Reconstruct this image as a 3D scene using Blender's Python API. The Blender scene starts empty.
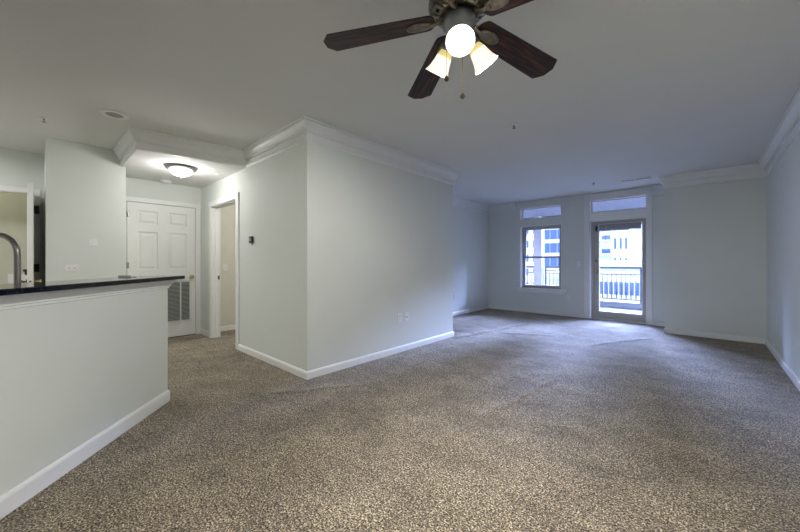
import bpy, bmesh, math, random
from mathutils import Vector, Matrix
random.seed(7)
S = bpy.context.scene
COL = S.collection
PI = math.pi

# ------------------------------------------------------------------ camera
F_PX, YAW, EYE = 332.865, math.radians(42.47), 1.17
cam = bpy.data.cameras.new('camera')
cam.sensor_width = 36.0
cam.lens = F_PX / 800.0 * 36.0
cam.shift_y = -4.23 / 800.0
cam.clip_start = 0.02
cam_o = bpy.data.objects.new('camera', cam)
cam_o.location = (0, 0, EYE)
cam_o.rotation_euler = (PI / 2, 0, YAW)
COL.objects.link(cam_o)
S.camera = cam_o

# ------------------------------------------------------------------ world, sun, exposure
SKY_COL, SKY_POWER = (0.50, 0.64, 1.0), 1.9
SUN_POWER = 2.2
DAY_POWER, DAY_COL = 18.5, (0.42, 0.54, 1.0)
W = bpy.data.worlds.new('sky')
W.use_nodes = True
bgn = W.node_tree.nodes['Background']
bgn.inputs[0].default_value = (*SKY_COL, 1)
bgn.inputs[1].default_value = SKY_POWER
S.world = W
sun = bpy.data.lights.new('sun', 'SUN')
sun.energy = SUN_POWER
sun.angle = 0.02
sun.color = (1, 0.96, 0.9)
sun_o = bpy.data.objects.new('sun', sun)
sun_o.rotation_euler = (math.radians(48), 0, math.radians(-25))   # from behind the building, onto the facades opposite
COL.objects.link(sun_o)
for az in (-44, -22, 0, 22, 44):                          # added sun lamps standing in for the bright sky band, to light the room
    day = bpy.data.lights.new('sky_fill_sun', 'SUN')
    day.energy = DAY_POWER
    day.angle = math.radians(16)
    day.color = DAY_COL
    day_o = bpy.data.objects.new('sky_fill_sun', day)
    day_o.rotation_euler = (math.radians(-(90 - 20)), 0, math.radians(az))
    COL.objects.link(day_o)
S.view_settings.view_transform = 'Standard'
S.view_settings.look = 'None'
S.view_settings.gamma = 1.0
S.view_settings.use_curve_mapping = False
S.view_settings.exposure = 0.26

def lamp(name, kind, loc, power, color=(1, 1, 1), size=0.1, rot=(0, 0, 0), spot=None):
    l = bpy.data.lights.new(name, kind)
    l.energy = power
    l.color = color
    if kind == 'AREA':
        l.size = size
    else:
        l.shadow_soft_size = size
    o = bpy.data.objects.new(name, l)
    o.location = loc
    o.rotation_euler = rot
    COL.objects.link(o)
    return o

KITCHEN_POWER, BACK_POWER, CLOSET_POWER = 40.0, 9.0, 2.0
FAN_POWER, HALL_POWER = 74.0, 14.0
lamp('unseen_kitchen_lamp', 'AREA', (-5.1, -1.35, 2.5), KITCHEN_POWER, (1, 0.98, 0.98), 0.6)  # unseen lamp, added to brighten the kitchen ceiling and walls
lamp('back_fill', 'AREA', (-0.5, -1.2, 2.5), BACK_POWER, (1, 0.97, 0.94), 1.0)  # unseen fill added behind the camera to even out the room
lamp('room_fill', 'POINT', (-4.6, 3.3, 2.3), 30.0, (1, 0.96, 0.9), 0.1)  # unseen fill added to lighten the side room seen through the doorway
lamp('closet_fill', 'POINT', (-6.75, -0.45, 2.2), CLOSET_POWER, (1, 0.96, 0.78), 0.06)  # unseen fill added to brighten the laundry closet wall

# ------------------------------------------------------------------ materials
def new_mat(name):
    m = bpy.data.materials.new(name)
    m.use_nodes = True
    nt = m.node_tree
    return m, nt, nt.nodes['Principled BSDF']

def mat(name, col, rough=0.5, metal=0.0, bump=0.0, bscale=200.0, var=0.0, vscale=8.0, spec=0.5, emit=None, estr=0.0):
    m, nt, p = new_mat(name)
    p.inputs['Base Color'].default_value = (*col, 1)
    p.inputs['Roughness'].default_value = rough
    p.inputs['Metallic'].default_value = metal
    p.inputs['Specular IOR Level'].default_value = spec
    N, L = nt.nodes, nt.links
    tc = N.new('ShaderNodeTexCoord')
    if var > 0:
        no = N.new('ShaderNodeTexNoise'); no.inputs['Scale'].default_value = vscale; no.inputs['Detail'].default_value = 4
        L.new(tc.outputs['Object'], no.inputs['Vector'])
        r = N.new('ShaderNodeValToRGB')
        r.color_ramp.elements[0].position = 0.3; r.color_ramp.elements[1].position = 0.7
        r.color_ramp.elements[0].color = (*[c * (1 - var) for c in col], 1)
        r.color_ramp.elements[1].color = (*[min(1, c * (1 + var)) for c in col], 1)
        L.new(no.outputs['Fac'], r.inputs['Fac']); L.new(r.outputs['Color'], p.inputs['Base Color'])
    if bump > 0:
        nb = N.new('ShaderNodeTexNoise'); nb.inputs['Scale'].default_value = bscale; nb.inputs['Detail'].default_value = 3
        L.new(tc.outputs['Object'], nb.inputs['Vector'])
        b = N.new('ShaderNodeBump'); b.inputs['Strength'].default_value = bump; b.inputs['Distance'].default_value = 0.002
        L.new(nb.outputs['Fac'], b.inputs['Height']); L.new(b.outputs['Normal'], p.inputs['Normal'])
    if emit:
        p.inputs['Emission Color'].default_value = (*emit, 1)
        p.inputs['Emission Strength'].default_value = estr
    return m

M = {}
M['wall'] = mat('wall_paint', (0.70, 0.728, 0.685), 0.65, bump=0.15, bscale=120, var=0.012, vscale=3)
M['ceiling'] = mat('ceiling_paint', (0.72, 0.725, 0.705), 0.8, bump=0.2, bscale=150, var=0.015, vscale=2)
M['trim'] = mat('white_trim_paint', (0.80, 0.81, 0.79), 0.38, var=0.01)
M['crown'] = mat('white_crown_paint', (0.77, 0.785, 0.765), 0.4, var=0.01)
M['doorwhite'] = mat('white_door_paint', (0.78, 0.79, 0.765), 0.42, var=0.01)
M['closet'] = mat('cream_closet_paint', (0.60, 0.60, 0.50), 0.7, var=0.02)
M['roomwall'] = mat('cream_room_paint', (0.72, 0.71, 0.63), 0.7, var=0.02)
M['white'] = mat('white_plastic', (0.80, 0.80, 0.80), 0.35)
M['slot'] = mat('dark_slot', (0.05, 0.05, 0.05), 0.6)
M['taupe'] = mat('taupe_frame_paint', (0.46, 0.435, 0.40), 0.45, var=0.03)
M['black'] = mat('black_metal', (0.02, 0.02, 0.02), 0.4, 0.3)
M['brass'] = mat('brass', (0.75, 0.6, 0.3), 0.25, 1.0)
M['chrome'] = mat('brushed_nickel', (0.28, 0.26, 0.24), 0.3, 1.0)
M['pewter'] = mat('grey_pewter', (0.23, 0.23, 0.24), 0.4, 0.8)
M['bronze'] = mat('antique_bronze', (0.13, 0.11, 0.09), 0.38, 0.85, var=0.35, vscale=25)
M['bronze2'] = mat('antique_pewter_relief', (0.42, 0.39, 0.33), 0.42, 0.8, var=0.25, vscale=40)
M['bronze3'] = mat('aged_bronze_iron', (0.22, 0.19, 0.15), 0.42, 0.85, var=0.3, vscale=40)
M['blind'] = mat('grey_blind_vinyl', (0.33, 0.34, 0.37), 0.6)
M['grille'] = mat('white_grille_paint', (0.72, 0.73, 0.71), 0.45)
M['louver'] = mat('grey_louver_paint', (0.36, 0.37, 0.36), 0.5)
M['dark'] = mat('dark_void', (0.03, 0.03, 0.03), 0.9)
M['concrete'] = mat('balcony_concrete', (0.16, 0.16, 0.17), 0.8, bump=0.3, bscale=40, var=0.06, vscale=5)
M['rail'] = mat('railing_paint', (0.045, 0.05, 0.07), 0.5)
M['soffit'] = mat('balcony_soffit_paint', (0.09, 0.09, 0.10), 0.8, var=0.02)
M['facade'] = mat('white_render', (0.70, 0.70, 0.71), 0.8, var=0.04, vscale=0.2)
M['facade2'] = mat('pale_stone', (0.68, 0.64, 0.60), 0.8, var=0.06, vscale=0.3)
M['column'] = mat('column_stone', (0.30, 0.27, 0.27), 0.8, var=0.05, vscale=6)
M['winglass'] = mat('blue_window_glass', (0.11, 0.18, 0.38), 0.6, 0.0, spec=0.15)
M['asphalt'] = mat('street_asphalt', (0.35, 0.36, 0.37), 0.9, var=0.1, vscale=0.5)
M['leaf'] = mat('street_tree_leaf', (0.16, 0.24, 0.10), 0.8, var=0.4, vscale=2)
M['bark'] = mat('tree_bark', (0.2, 0.15, 0.11), 0.9)
M['carpaint'] = mat('pale_car_paint', (0.6, 0.62, 0.65), 0.3, 0.2)

# carpet
def carpet():
    m, nt, p = new_mat('speckled_frieze_carpet')
    N, L = nt.nodes, nt.links
    tc = N.new('ShaderNodeTexCoord')
    co = tc.outputs['Object']
    a = N.new('ShaderNodeTexNoise'); a.inputs['Scale'].default_value = 125; a.inputs['Detail'].default_value = 3; a.inputs['Roughness'].default_value = 0.7
    b = N.new('ShaderNodeTexVoronoi'); b.inputs['Scale'].default_value = 105
    c = N.new('ShaderNodeTexNoise'); c.inputs['Scale'].default_value = 3.4; c.inputs['Detail'].default_value = 5
    for x in (a, b, c): L.new(co, x.inputs['Vector'])
    r = N.new('ShaderNodeValToRGB'); cr = r.color_ramp
    cr.elements[0].position = 0.41; cr.elements[0].color = (0.020, 0.013, 0.007, 1)
    cr.elements[1].position = 0.61; cr.elements[1].color = (0.60, 0.53, 0.41, 1)
    e = cr.elements.new(0.47); e.color = (0.15, 0.116, 0.075, 1)
    e = cr.elements.new(0.56); e.color = (0.35, 0.295, 0.215, 1)
    L.new(a.outputs['Fac'], r.inputs['Fac'])
    sp = N.new('ShaderNodeSeparateColor'); L.new(b.outputs['Color'], sp.inputs['Color'])
    r2 = N.new('ShaderNodeMapRange'); r2.inputs['To Min'].default_value = 0.42; r2.inputs['To Max'].default_value = 1.46
    L.new(sp.outputs[0], r2.inputs['Value'])
    r3 = N.new('ShaderNodeMapRange'); r3.inputs['From Min'].default_value = 0.3; r3.inputs['From Max'].default_value = 0.7
    r3.inputs['To Min'].default_value = 0.74; r3.inputs['To Max'].default_value = 1.22
    L.new(c.outputs['Fac'], r3.inputs['Value'])
    mu = N.new('ShaderNodeMath'); mu.operation = 'MULTIPLY'
    L.new(r2.outputs[0], mu.inputs[0]); L.new(r3.outputs[0], mu.inputs[1])
    vm = N.new('ShaderNodeVectorMath'); vm.operation = 'SCALE'
    L.new(r.outputs['Color'], vm.inputs[0]); L.new(mu.outputs[0], vm.inputs['Scale'])
    L.new(vm.outputs['Vector'], p.inputs['Base Color'])
    p.inputs['Roughness'].default_value = 0.95
    p.inputs['Specular IOR Level'].default_value = 0.1
    p.inputs['Sheen Weight'].default_value = 0.15
    add = N.new('ShaderNodeMath'); add.operation = 'ADD'
    L.new(a.outputs['Fac'], add.inputs[0]); L.new(b.outputs['Distance'], add.inputs[1])
    bp = N.new('ShaderNodeBump'); bp.inputs['Strength'].default_value = 0.4; bp.inputs['Distance'].default_value = 0.008
    L.new(add.outputs[0], bp.inputs['Height'])
    bp2 = N.new('ShaderNodeBump'); bp2.inputs['Strength'].default_value = 0.55; bp2.inputs['Distance'].default_value = 0.05
    L.new(c.outputs['Fac'], bp2.inputs['Height']); L.new(bp.outputs['Normal'], bp2.inputs['Normal'])
    # low creases where the carpet has bunched, and a seam
    hsum = None
    for (ax, ay), (bx, by), wd, amp in (((-2.85, 1.45), (-2.40, 2.10), 0.05, 1.0), ((-2.83, 4.34), (-2.45, 6.5), 0.045, 1.0),
                                        ((-1.27, 1.77), (-1.10, 3.65), 0.035, 0.8), ((-1.19, 5.25), (-0.60, 6.4), 0.05, 0.9),
                                        ((-2.5, 5.2), (-1.68, 5.57), 0.05, 0.8), ((-4.9, 1.05), (-4.75, 1.65), 0.04, 0.6)):
        dx, dy = bx - ax, by - ay
        ln = math.hypot(dx, dy); dx, dy = dx / ln, dy / ln
        def dot(nx, ny, off):
            d = N.new('ShaderNodeVectorMath'); d.operation = 'DOT_PRODUCT'; d.inputs[1].default_value = (nx, ny, 0)
            L.new(wob.outputs[0], d.inputs[0])
            q = N.new('ShaderNodeMath'); q.operation = 'SUBTRACT'; q.inputs[1].default_value = off
            L.new(d.outputs['Value'], q.inputs[0]); return q
        if hsum is None:
            wn = N.new('ShaderNodeTexNoise'); wn.inputs['Scale'].default_value = 3.5
            L.new(co, wn.inputs['Vector'])
            ws = N.new('ShaderNodeVectorMath'); ws.operation = 'SCALE'; ws.inputs['Scale'].default_value = 0.16
            L.new(wn.outputs['Color'], ws.inputs[0])
            wob = N.new('ShaderNodeVectorMath'); wob.operation = 'ADD'
            L.new(co, wob.inputs[0]); L.new(ws.outputs[0], wob.inputs[1])
        ox, oy = ax + 0.08, ay + 0.08
        v = dot(-dy, dx, -dy * ox + dx * oy); u = dot(dx, dy, dx * ox + dy * oy)
        sq = N.new('ShaderNodeMath'); sq.operation = 'MULTIPLY'; L.new(v.outputs[0], sq.inputs[0]); L.new(v.outputs[0], sq.inputs[1])
        g = N.new('ShaderNodeMath'); g.operation = 'MULTIPLY'; g.inputs[1].default_value = -1 / (wd * wd); L.new(sq.outputs[0], g.inputs[0])
        ex = N.new('ShaderNodeMath'); ex.operation = 'EXPONENT'; L.new(g.outputs[0], ex.inputs[0])
        m1 = N.new('ShaderNodeMapRange'); m1.interpolation_type = 'SMOOTHSTEP'
        m1.inputs['From Min'].default_value = -0.1; m1.inputs['From Max'].default_value = 0.12
        L.new(u.outputs[0], m1.inputs['Value'])
        m2 = N.new('ShaderNodeMapRange'); m2.interpolation_type = 'SMOOTHSTEP'
        m2.inputs['From Min'].default_value = ln + 0.1; m2.inputs['From Max'].default_value = ln - 0.25; m2.inputs['To Max'].default_value = amp
        L.new(u.outputs[0], m2.inputs['Value'])
        k1 = N.new('ShaderNodeMath'); k1.operation = 'MULTIPLY'; L.new(m1.outputs[0], k1.inputs[0]); L.new(m2.outputs[0], k1.inputs[1])
        k2 = N.new('ShaderNodeMath'); k2.operation = 'MULTIPLY'; L.new(k1.outputs[0], k2.inputs[0]); L.new(ex.outputs[0], k2.inputs[1])
        if hsum is None: hsum = k2
        else:
            ad = N.new('ShaderNodeMath'); ad.operation = 'ADD'; L.new(hsum.outputs[0], ad.inputs[0]); L.new(k2.outputs[0], ad.inputs[1]); hsum = ad
    bp3 = N.new('ShaderNodeBump'); bp3.inputs['Strength'].default_value = 1.0; bp3.inputs['Distance'].default_value = 0.022
    L.new(hsum.outputs[0], bp3.inputs['Height']); L.new(bp2.outputs['Normal'], bp3.inputs['Normal'])
    L.new(bp3.outputs['Normal'], p.inputs['Normal'])
    return m
M['carpet'] = carpet()

def granite():
    m, nt, p = new_mat('black_granite')
    N, L = nt.nodes, nt.links
    tc = N.new('ShaderNodeTexCoord'); v = N.new('ShaderNodeTexNoise'); v.inputs['Scale'].default_value = 180
    r = N.new('ShaderNodeValToRGB')
    r.color_ramp.elements[0].position = 0.55; r.color_ramp.elements[0].color = (0.004, 0.004, 0.006, 1)
    r.color_ramp.elements[1].position = 0.75; r.color_ramp.elements[1].color = (0.03, 0.035, 0.06, 1)
    L.new(tc.outputs['Object'], v.inputs['Vector']); L.new(v.outputs['Fac'], r.inputs['Fac']); L.new(r.outputs['Color'], p.inputs['Base Color'])
    p.inputs['Roughness'].default_value = 0.04
    p.inputs['Specular IOR Level'].default_value = 0.2
    return m
M['granite'] = granite()

def wood():
    m, nt, p = new_mat('rosewood_blade')
    N, L = nt.nodes, nt.links
    tc = N.new('ShaderNodeTexCoord'); mp = N.new('ShaderNodeMapping'); mp.inputs['Scale'].default_value = (3.5, 42, 20)
    n = N.new('ShaderNodeTexNoise'); n.inputs['Scale'].default_value = 1.6; n.inputs['Detail'].default_value = 7; n.inputs['Distortion'].default_value = 0.8
    r = N.new('ShaderNodeValToRGB'); cr = r.color_ramp
    cr.elements[0].position = 0.35; cr.elements[0].color = (0.008, 0.004, 0.003, 1)
    cr.elements[1].position = 0.72; cr.elements[1].color = (0.13, 0.042, 0.022, 1)
    e = cr.elements.new(0.52); e.color = (0.018, 0.007, 0.005, 1)
    L.new(tc.outputs['Object'], mp.inputs['Vector']); L.new(mp.outputs[0], n.inputs['Vector']); L.new(n.outputs['Fac'], r.inputs['Fac'])
    L.new(r.outputs['Color'], p.inputs['Base Color'])
    p.inputs['Roughness'].default_value = 0.5
    return m
M['wood'] = wood()

def pane_mat():
    m, nt, p = new_mat('clear_pane')
    N, L = nt.nodes, nt.links
    N.remove(p)
    t = N.new('ShaderNodeBsdfTransparent'); t.inputs[0].default_value = (0.95, 0.96, 0.98, 1)
    g = N.new('ShaderNodeBsdfGlossy'); g.inputs['Roughness'].default_value = 0.02
    f = N.new('ShaderNodeFresnel'); f.inputs['IOR'].default_value = 1.45
    x = N.new('ShaderNodeMixShader')
    L.new(f.outputs[0], x.inputs[0]); L.new(t.outputs[0], x.inputs[1]); L.new(g.outputs[0], x.inputs[2])
    L.new(x.outputs[0], N['Material Output'].inputs['Surface'])
    return m
M['pane'] = pane_mat()

def shade_mat(name, col, e, tint):
    m, nt, p = new_mat(name)
    p.inputs['Base Color'].default_value = (*col, 1)
    p.inputs['Roughness'].default_value = 0.4
    p.inputs['Transmission Weight'].default_value = 0.0
    p.inputs['Emission Color'].default_value = (*tint, 1)
    p.inputs['Emission Strength'].default_value = e
    return m
M['shade'] = shade_mat('frosted_lit_glass', (0.9, 0.88, 0.8), 0.7, (1.0, 0.97, 0.86))
M['neck'] = shade_mat('amber_lit_glass', (0.85, 0.72, 0.35), 0.5, (1.0, 0.78, 0.25))
M['bulb'] = shade_mat('lit_bulb', (1, 1, 1), 6.0, (1.0, 0.96, 0.88))
M['dome'] = shade_mat('lit_dome_glass', (0.95, 0.95, 0.95), 1.6, (1.0, 0.99, 0.97))

# ------------------------------------------------------------------ mesh helpers
def box(bm, x0, x1, y0, y1, z0, z1, mtx=None):
    vs = []
    for x in (x0, x1):
        for y in (y0, y1):
            for z in (z0, z1):
                v = Vector((x, y, z))
                vs.append(bm.verts.new(mtx @ v if mtx else v))
    for f in ((0, 1, 3, 2), (4, 6, 7, 5), (0, 4, 5, 1), (2, 3, 7, 6), (0, 2, 6, 4), (1, 5, 7, 3)):
        bm.faces.new([vs[i] for i in f])
    return vs

def bevel_box(bm, x0, x1, y0, y1, z0, z1, r=0.004, seg=2, mtx=None):
    t = bmesh.new()
    box(t, min(x0, x1), max(x0, x1), min(y0, y1), max(y0, y1), min(z0, z1), max(z0, z1))
    bmesh.ops.recalc_face_normals(t, faces=t.faces)
    bmesh.ops.bevel(t, geom=list(t.edges), offset=r, segments=seg, affect='EDGES', profile=0.5)
    merge(bm, t, mtx)

def merge(bm, t, mtx=None):
    mp = {}
    for v in t.verts:
        mp[v] = bm.verts.new(mtx @ v.co if mtx else v.co)
    for f in t.faces:
        try:
            nf = bm.faces.new([mp[v] for v in f.verts]); nf.smooth = f.smooth
        except ValueError:
            pass
    t.free()

def lathe(bm, prof, seg=32, mtx=None, caps=False):
    """prof: list of (radius, z)"""
    rings = []
    for r, z in prof:
        if r < 1e-6:
            v = Vector((0, 0, z)); rings.append([bm.verts.new(mtx @ v if mtx else v)])
        else:
            ring = []
            for k in range(seg):
                a = 2 * PI * k / seg
                v = Vector((r * math.cos(a), r * math.sin(a), z))
                ring.append(bm.verts.new(mtx @ v if mtx else v))
            rings.append(ring)
    for a, b in zip(rings, rings[1:]):
        for k in range(seg):
            k2 = (k + 1) % seg
            if len(a) == 1 and len(b) == 1: continue
            if len(a) == 1: f = bm.faces.new((a[0], b[k2], b[k]))
            elif len(b) == 1: f = bm.faces.new((a[k], a[k2], b[0]))
            else: f = bm.faces.new((a[k], a[k2], b[k2], b[k]))
            f.smooth = True
    if caps:
        for ring in (rings[0], rings[-1]):
            if len(ring) > 2: bm.faces.new(ring)

def tube(bm, pts, rad, seg=12, cap=True):
    pts = [Vector(p) for p in pts]
    n = len(pts)
    rads = rad if isinstance(rad, (list, tuple)) else [rad] * n
    rings = []
    up = None
    for i, p in enumerate(pts):
        d = (pts[min(i + 1, n - 1)] - pts[max(i - 1, 0)]).normalized()
        if up is None:
            up = Vector((0, 0, 1)) if abs(d.z) < 0.9 else Vector((1, 0, 0))
        a = d.cross(up).normalized(); b = a.cross(d).normalized(); up = b
        rings.append([bm.verts.new(p + (a * math.cos(2 * PI * k / seg) + b * math.sin(2 * PI * k / seg)) * rads[i]) for k in range(seg)])
    for r0, r1 in zip(rings, rings[1:]):
        for k in range(seg):
            f = bm.faces.new((r0[k], r0[(k + 1) % seg], r1[(k + 1) % seg], r1[k])); f.smooth = True
    if cap:
        bm.faces.new(rings[0]); bm.faces.new(rings[-1])

def prism(bm, poly, z0, z1, mtx=None):
    lo = [bm.verts.new(mtx @ Vector((x, y, z0)) if mtx else Vector((x, y, z0))) for x, y in poly]
    hi = [bm.verts.new(mtx @ Vector((x, y, z1)) if mtx else Vector((x, y, z1))) for x, y in poly]
    n = len(poly)
    bm.faces.new(lo); bm.faces.new(hi)
    for k in range(n):
        bm.faces.new((lo[k], lo[(k + 1) % n], hi[(k + 1) % n], hi[k]))

def sweep(bm, path, prof):
    """Mitred moulding along a 2D wall line; the room lies to the right of travel. prof: (out from wall, z)."""
    pts = [Vector((x, y)) for x, y in path]
    n = len(pts)
    rows = []
    for i, p in enumerate(pts):
        dirs = []
        if i > 0: dirs.append((pts[i] - pts[i - 1]).normalized())
        if i < n - 1: dirs.append((pts[i + 1] - pts[i]).normalized())
        nr = [Vector((d.y, -d.x)) for d in dirs]
        if len(nr) == 2:
            m = (nr[0] + nr[1]); m = m / (1 + nr[0].dot(nr[1]))
        else:
            m = nr[0]
        rows.append([bm.verts.new((p.x + m.x * o, p.y + m.y * o, z)) for o, z in prof])
    k = len(prof)
    for a, b in zip(rows, rows[1:]):
        for j in range(k):
            j2 = (j + 1) % k
            bm.faces.new((a[j], a[j2], b[j2], b[j]))
    bm.faces.new(rows[0]); bm.faces.new(rows[-1])

def obj(name, bm, m, parent=None, loc=None, smooth=None):
    bmesh.ops.recalc_face_normals(bm, faces=bm.faces)
    me = bpy.data.meshes.new(name)
    bm.to_mesh(me); bm.free()
    me.materials.append(M[m] if isinstance(m, str) else m)
    o = bpy.data.objects.new(name, me)
    if loc: o.location = loc
    if parent: o.parent = parent
    COL.objects.link(o)
    if smooth:
        for p in me.polygons: p.use_smooth = True
    return o

def struct(name, bm, m, parent=None):
    o = obj(name, bm, m, parent)
    if parent is None: o['kind'] = 'structure'
    return o

def tag(o, label, cat, group=None):
    o['label'] = label; o['category'] = cat
    if group: o['group'] = group
    return o

def thing(name, label, cat, loc=(0, 0, 0), rotz=0.0, group=None):
    o = bpy.data.objects.new(name, None)
    o.empty_display_size = 0.05
    o.location = loc; o.rotation_euler = (0, 0, rotz)
    COL.objects.link(o)
    return tag(o, label, cat, group)

def dup(root, loc, label, rotz=None):
    r = root.copy(); COL.objects.link(r); r.location = loc; r['label'] = label
    if rotz is not None: r.rotation_euler = (0, 0, rotz)
    for ch in list(root.children):
        c = ch.copy(); COL.objects.link(c); c.parent = r
        for g in list(ch.children):
            d = g.copy(); COL.objects.link(d); d.parent = c
    return r

def B(*boxes):
    bm = bmesh.new()
    for b in boxes: box(bm, *b)
    return bm

# ------------------------------------------------------------------ room dimensions
H, HH = 2.57, 2.376          # main ceiling, hall ceiling
XB, YA, YE = -2.921, 1.822, 4.42   # projecting block
XR, YF, XL = 0.648, 7.0, -0.483    # east wall, closet bump front, its west face
XW, YW = -4.03, 7.704              # alcove west wall, window wall
XE = -6.074                        # hall end
XP = -5.45                         # pantry wall face
XK, YB = -6.35, -2.3               # kitchen wall, back wall
T = 0.12

# floor / ceiling
struct('floor', B((-7.4, 0.9, -2.5, YW + 0.02, -0.12, 0.0)), 'carpet')
struct('ceiling', B((-7.4, 0.9, -2.5, YW + 0.25, H, H + 0.25)), 'ceiling')
bm = bmesh.new()
prism(bm, [(XE, 0.772), (XP + 0.0, 0.772), (XP, 0.735), (-4.49, 0.735), (-4.33, YA), (XE, YA)], HH, H)
struct('ceiling_hall', bm, 'ceiling')

# walls
struct('wall_right', B((XR, XR + T, -2.5, YW, 0, H)), 'wall')
struct('wall_back', B((-7.4, XR, YB - T, YB, 0, H)), 'wall')
struct('wall_center', B((XB - T, XB, YA, YE - T, 0, H)), 'wall')
struct('wall_alcove_end', B((XW - T, XB, YE - T, YE, 0, H)), 'wall')
struct('wall_left', B((XW - T, XW, YE, YW, 0, H)), 'wall')
DX0, DX1, DZ = -5.59, -4.64, 2.02      # hall doorway
struct('wall_hall', B((XE - T, DX0, YA, YA + T, 0, H), (DX1, XB - T, YA, YA + T, 0, H), (DX0, DX1, YA, YA + T, DZ, H)), 'wall')
struct('wall_hall_end', B((XE - T, XE, 0.772, YA, 0, HH)), 'wall')
struct('wall_pantry', B((XK - 0.05, XP, 0.07, 0.772, 0, H)), 'wall')
struct('wall_closet_front', B((XL, XR, YF, YW, 0, H)), 'wall')
KY0, KY1, KZ = -0.95, -0.02, 2.047
struct('wall_kitchen', B((XK - T, XK, YB, KY0, 0, H), (XK - T, XK, KY1, 0.07, 0, H), (XK - T, XK, KY0, KY1, KZ, H)), 'wall')
struct('wall_laundry', B((-7.3, -7.2, YB, 0.6, 0, H), (-7.2, XK - T, 0.07, 0.15, 0, H), (-7.2, XK - T, -1.2, -1.1, 0, H)), 'closet')
struct('wall_room', B((-6.1, -6.02, YA + T, 4.3, 0, H), (-6.02, XB - T, 4.2, YE - T, 0, H)), 'roomwall')
# window wall with four openings
WX0, WX1 = -3.21, -2.292
GX0, GX1 = -1.753, -0.798
Y0, Y1 = YW, YW + 0.22
struct('wall_window', B(
    (XW - T, WX0, Y0, Y1, 0, H), (WX1, GX0, Y0, Y1, 0, H), (GX1, XR + T, Y0, Y1, 0, H),
    (WX0, WX1, Y0, Y1, 0, 0.55), (WX0, WX1, Y0, Y1, 2.0, 2.157), (WX0, WX1, Y0, Y1, 2.42, H),
    (GX0, GX1, Y0, Y1, 2.01, 2.167), (GX0, GX1, Y0, Y1, 2.43, H)), 'wall')

# bar half wall
E0 = Vector((-3.325, 0.761)); D = Vector((0.7427, -0.6697)); Nn = Vector((0.6697, 0.7427))
def bar(s, n):
    q = E0 + D * s + Nn * n
    return (q.x, q.y)
BM = Matrix(((D.x, Nn.x, 0, E0.x), (D.y, Nn.y, 0, E0.y), (0, 0, 1, 0), (0, 0, 0, 1)))
LB = 4.3
bm = bmesh.new(); box(bm, 0.012, LB, -0.14, -0.012, 0, 1.022, BM)
struct('wall_bar', bm, 'wall')
# kitchen base run behind the bar
bm = bmesh.new(); box(bm, 0.15, LB - 1.1, -0.745, -0.145, 0.0, 0.87, BM)
cab = thing('kitchen_cabinet', 'white base cabinet run behind the bar half wall', 'cabinet')
obj('body', bm, 'doorwhite', cab)
bm = bmesh.new(); box(bm, 0.13, LB - 1.1, -0.77, -0.145, 0.87, 0.905, BM)
obj('worktop', bm, 'granite', cab)

# ------------------------------------------------------------------ crown and baseboards
CR = [(0, H), (0.092, H), (0.092, H - .016), (0.074, H - .018), (0.074, H - .030), (0.068, H - .044), (0.054, H - .062), (0.044, H - .084),
      (0.041, H - .098), (0.030, H - .099), (0.030, H - .114), (0.014, H - .116), (0.012, H - .166), (0.028, H - .168), (0.028, H - .182), (0.014, H - .184), (0.010, H - .193), (0, H - .194)]
bm = bmesh.new()
sweep(bm, [(XP, 0.735), (-4.49, 0.735), (-4.33, YA), (XB, YA), (XB, YE), (XW, YE), (XW, YW), (-3.30, YW)], CR)
struct('trim_1', bm, 'crown')
bm = bmesh.new()
sweep(bm, [(-0.711, YW), (XL, YW), (XL, YF), (XR, YF), (XR, YB)], CR)
struct('trim_2', bm, 'crown')
BS = [(0, 0), (0.016, 0), (0.016, 0.058), (0.012, 0.068), (0.006, 0.076), (0, 0.078)]
for nm, path in (('baseboard_hall', [(XE, YA), (-5.675, YA)]),
                 ('baseboard_center', [(-4.555, YA), (XB, YA), (XB, YE), (XW, YE), (XW, YW), (-1.845, YW)]),
                 ('baseboard_right', [(-0.711, YW), (XL, YW), (XL, YF), (XR, YF), (XR, YB)]),
                 ('baseboard_room', [(-6.02, YA + T), (-6.02, 4.2)]),
                 ('baseboard_hall_end', [(XE, 1.800), (XE, YA)])):
    bm = bmesh.new(); sweep(bm, path, BS); struct(nm, bm, 'trim')
bm = bmesh.new()
sweep(bm, [bar(LB, -0.012), bar(0.012, -0.012), bar(0.012, -0.14)], [(0, 0), (0.013, 0), (0.013, 0.078), (0.009, 0.09), (0, 0.098)])
struct('baseboard_bar', bm, 'trim')
bm = bmesh.new()
sweep(bm, [bar(LB, -0.012), bar(0.012, -0.012), bar(0.012, -0.14)],
      [(0, 1.022), (0.048, 1.022), (0.048, 1.010), (0.040, 1.002), (0.026, 0.986), (0.016, 0.974), (0.016, 0.966), (0.008, 0.962), (0.008, 0.950), (0, 0.946)])
struct('trim_3', bm, 'trim')

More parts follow.
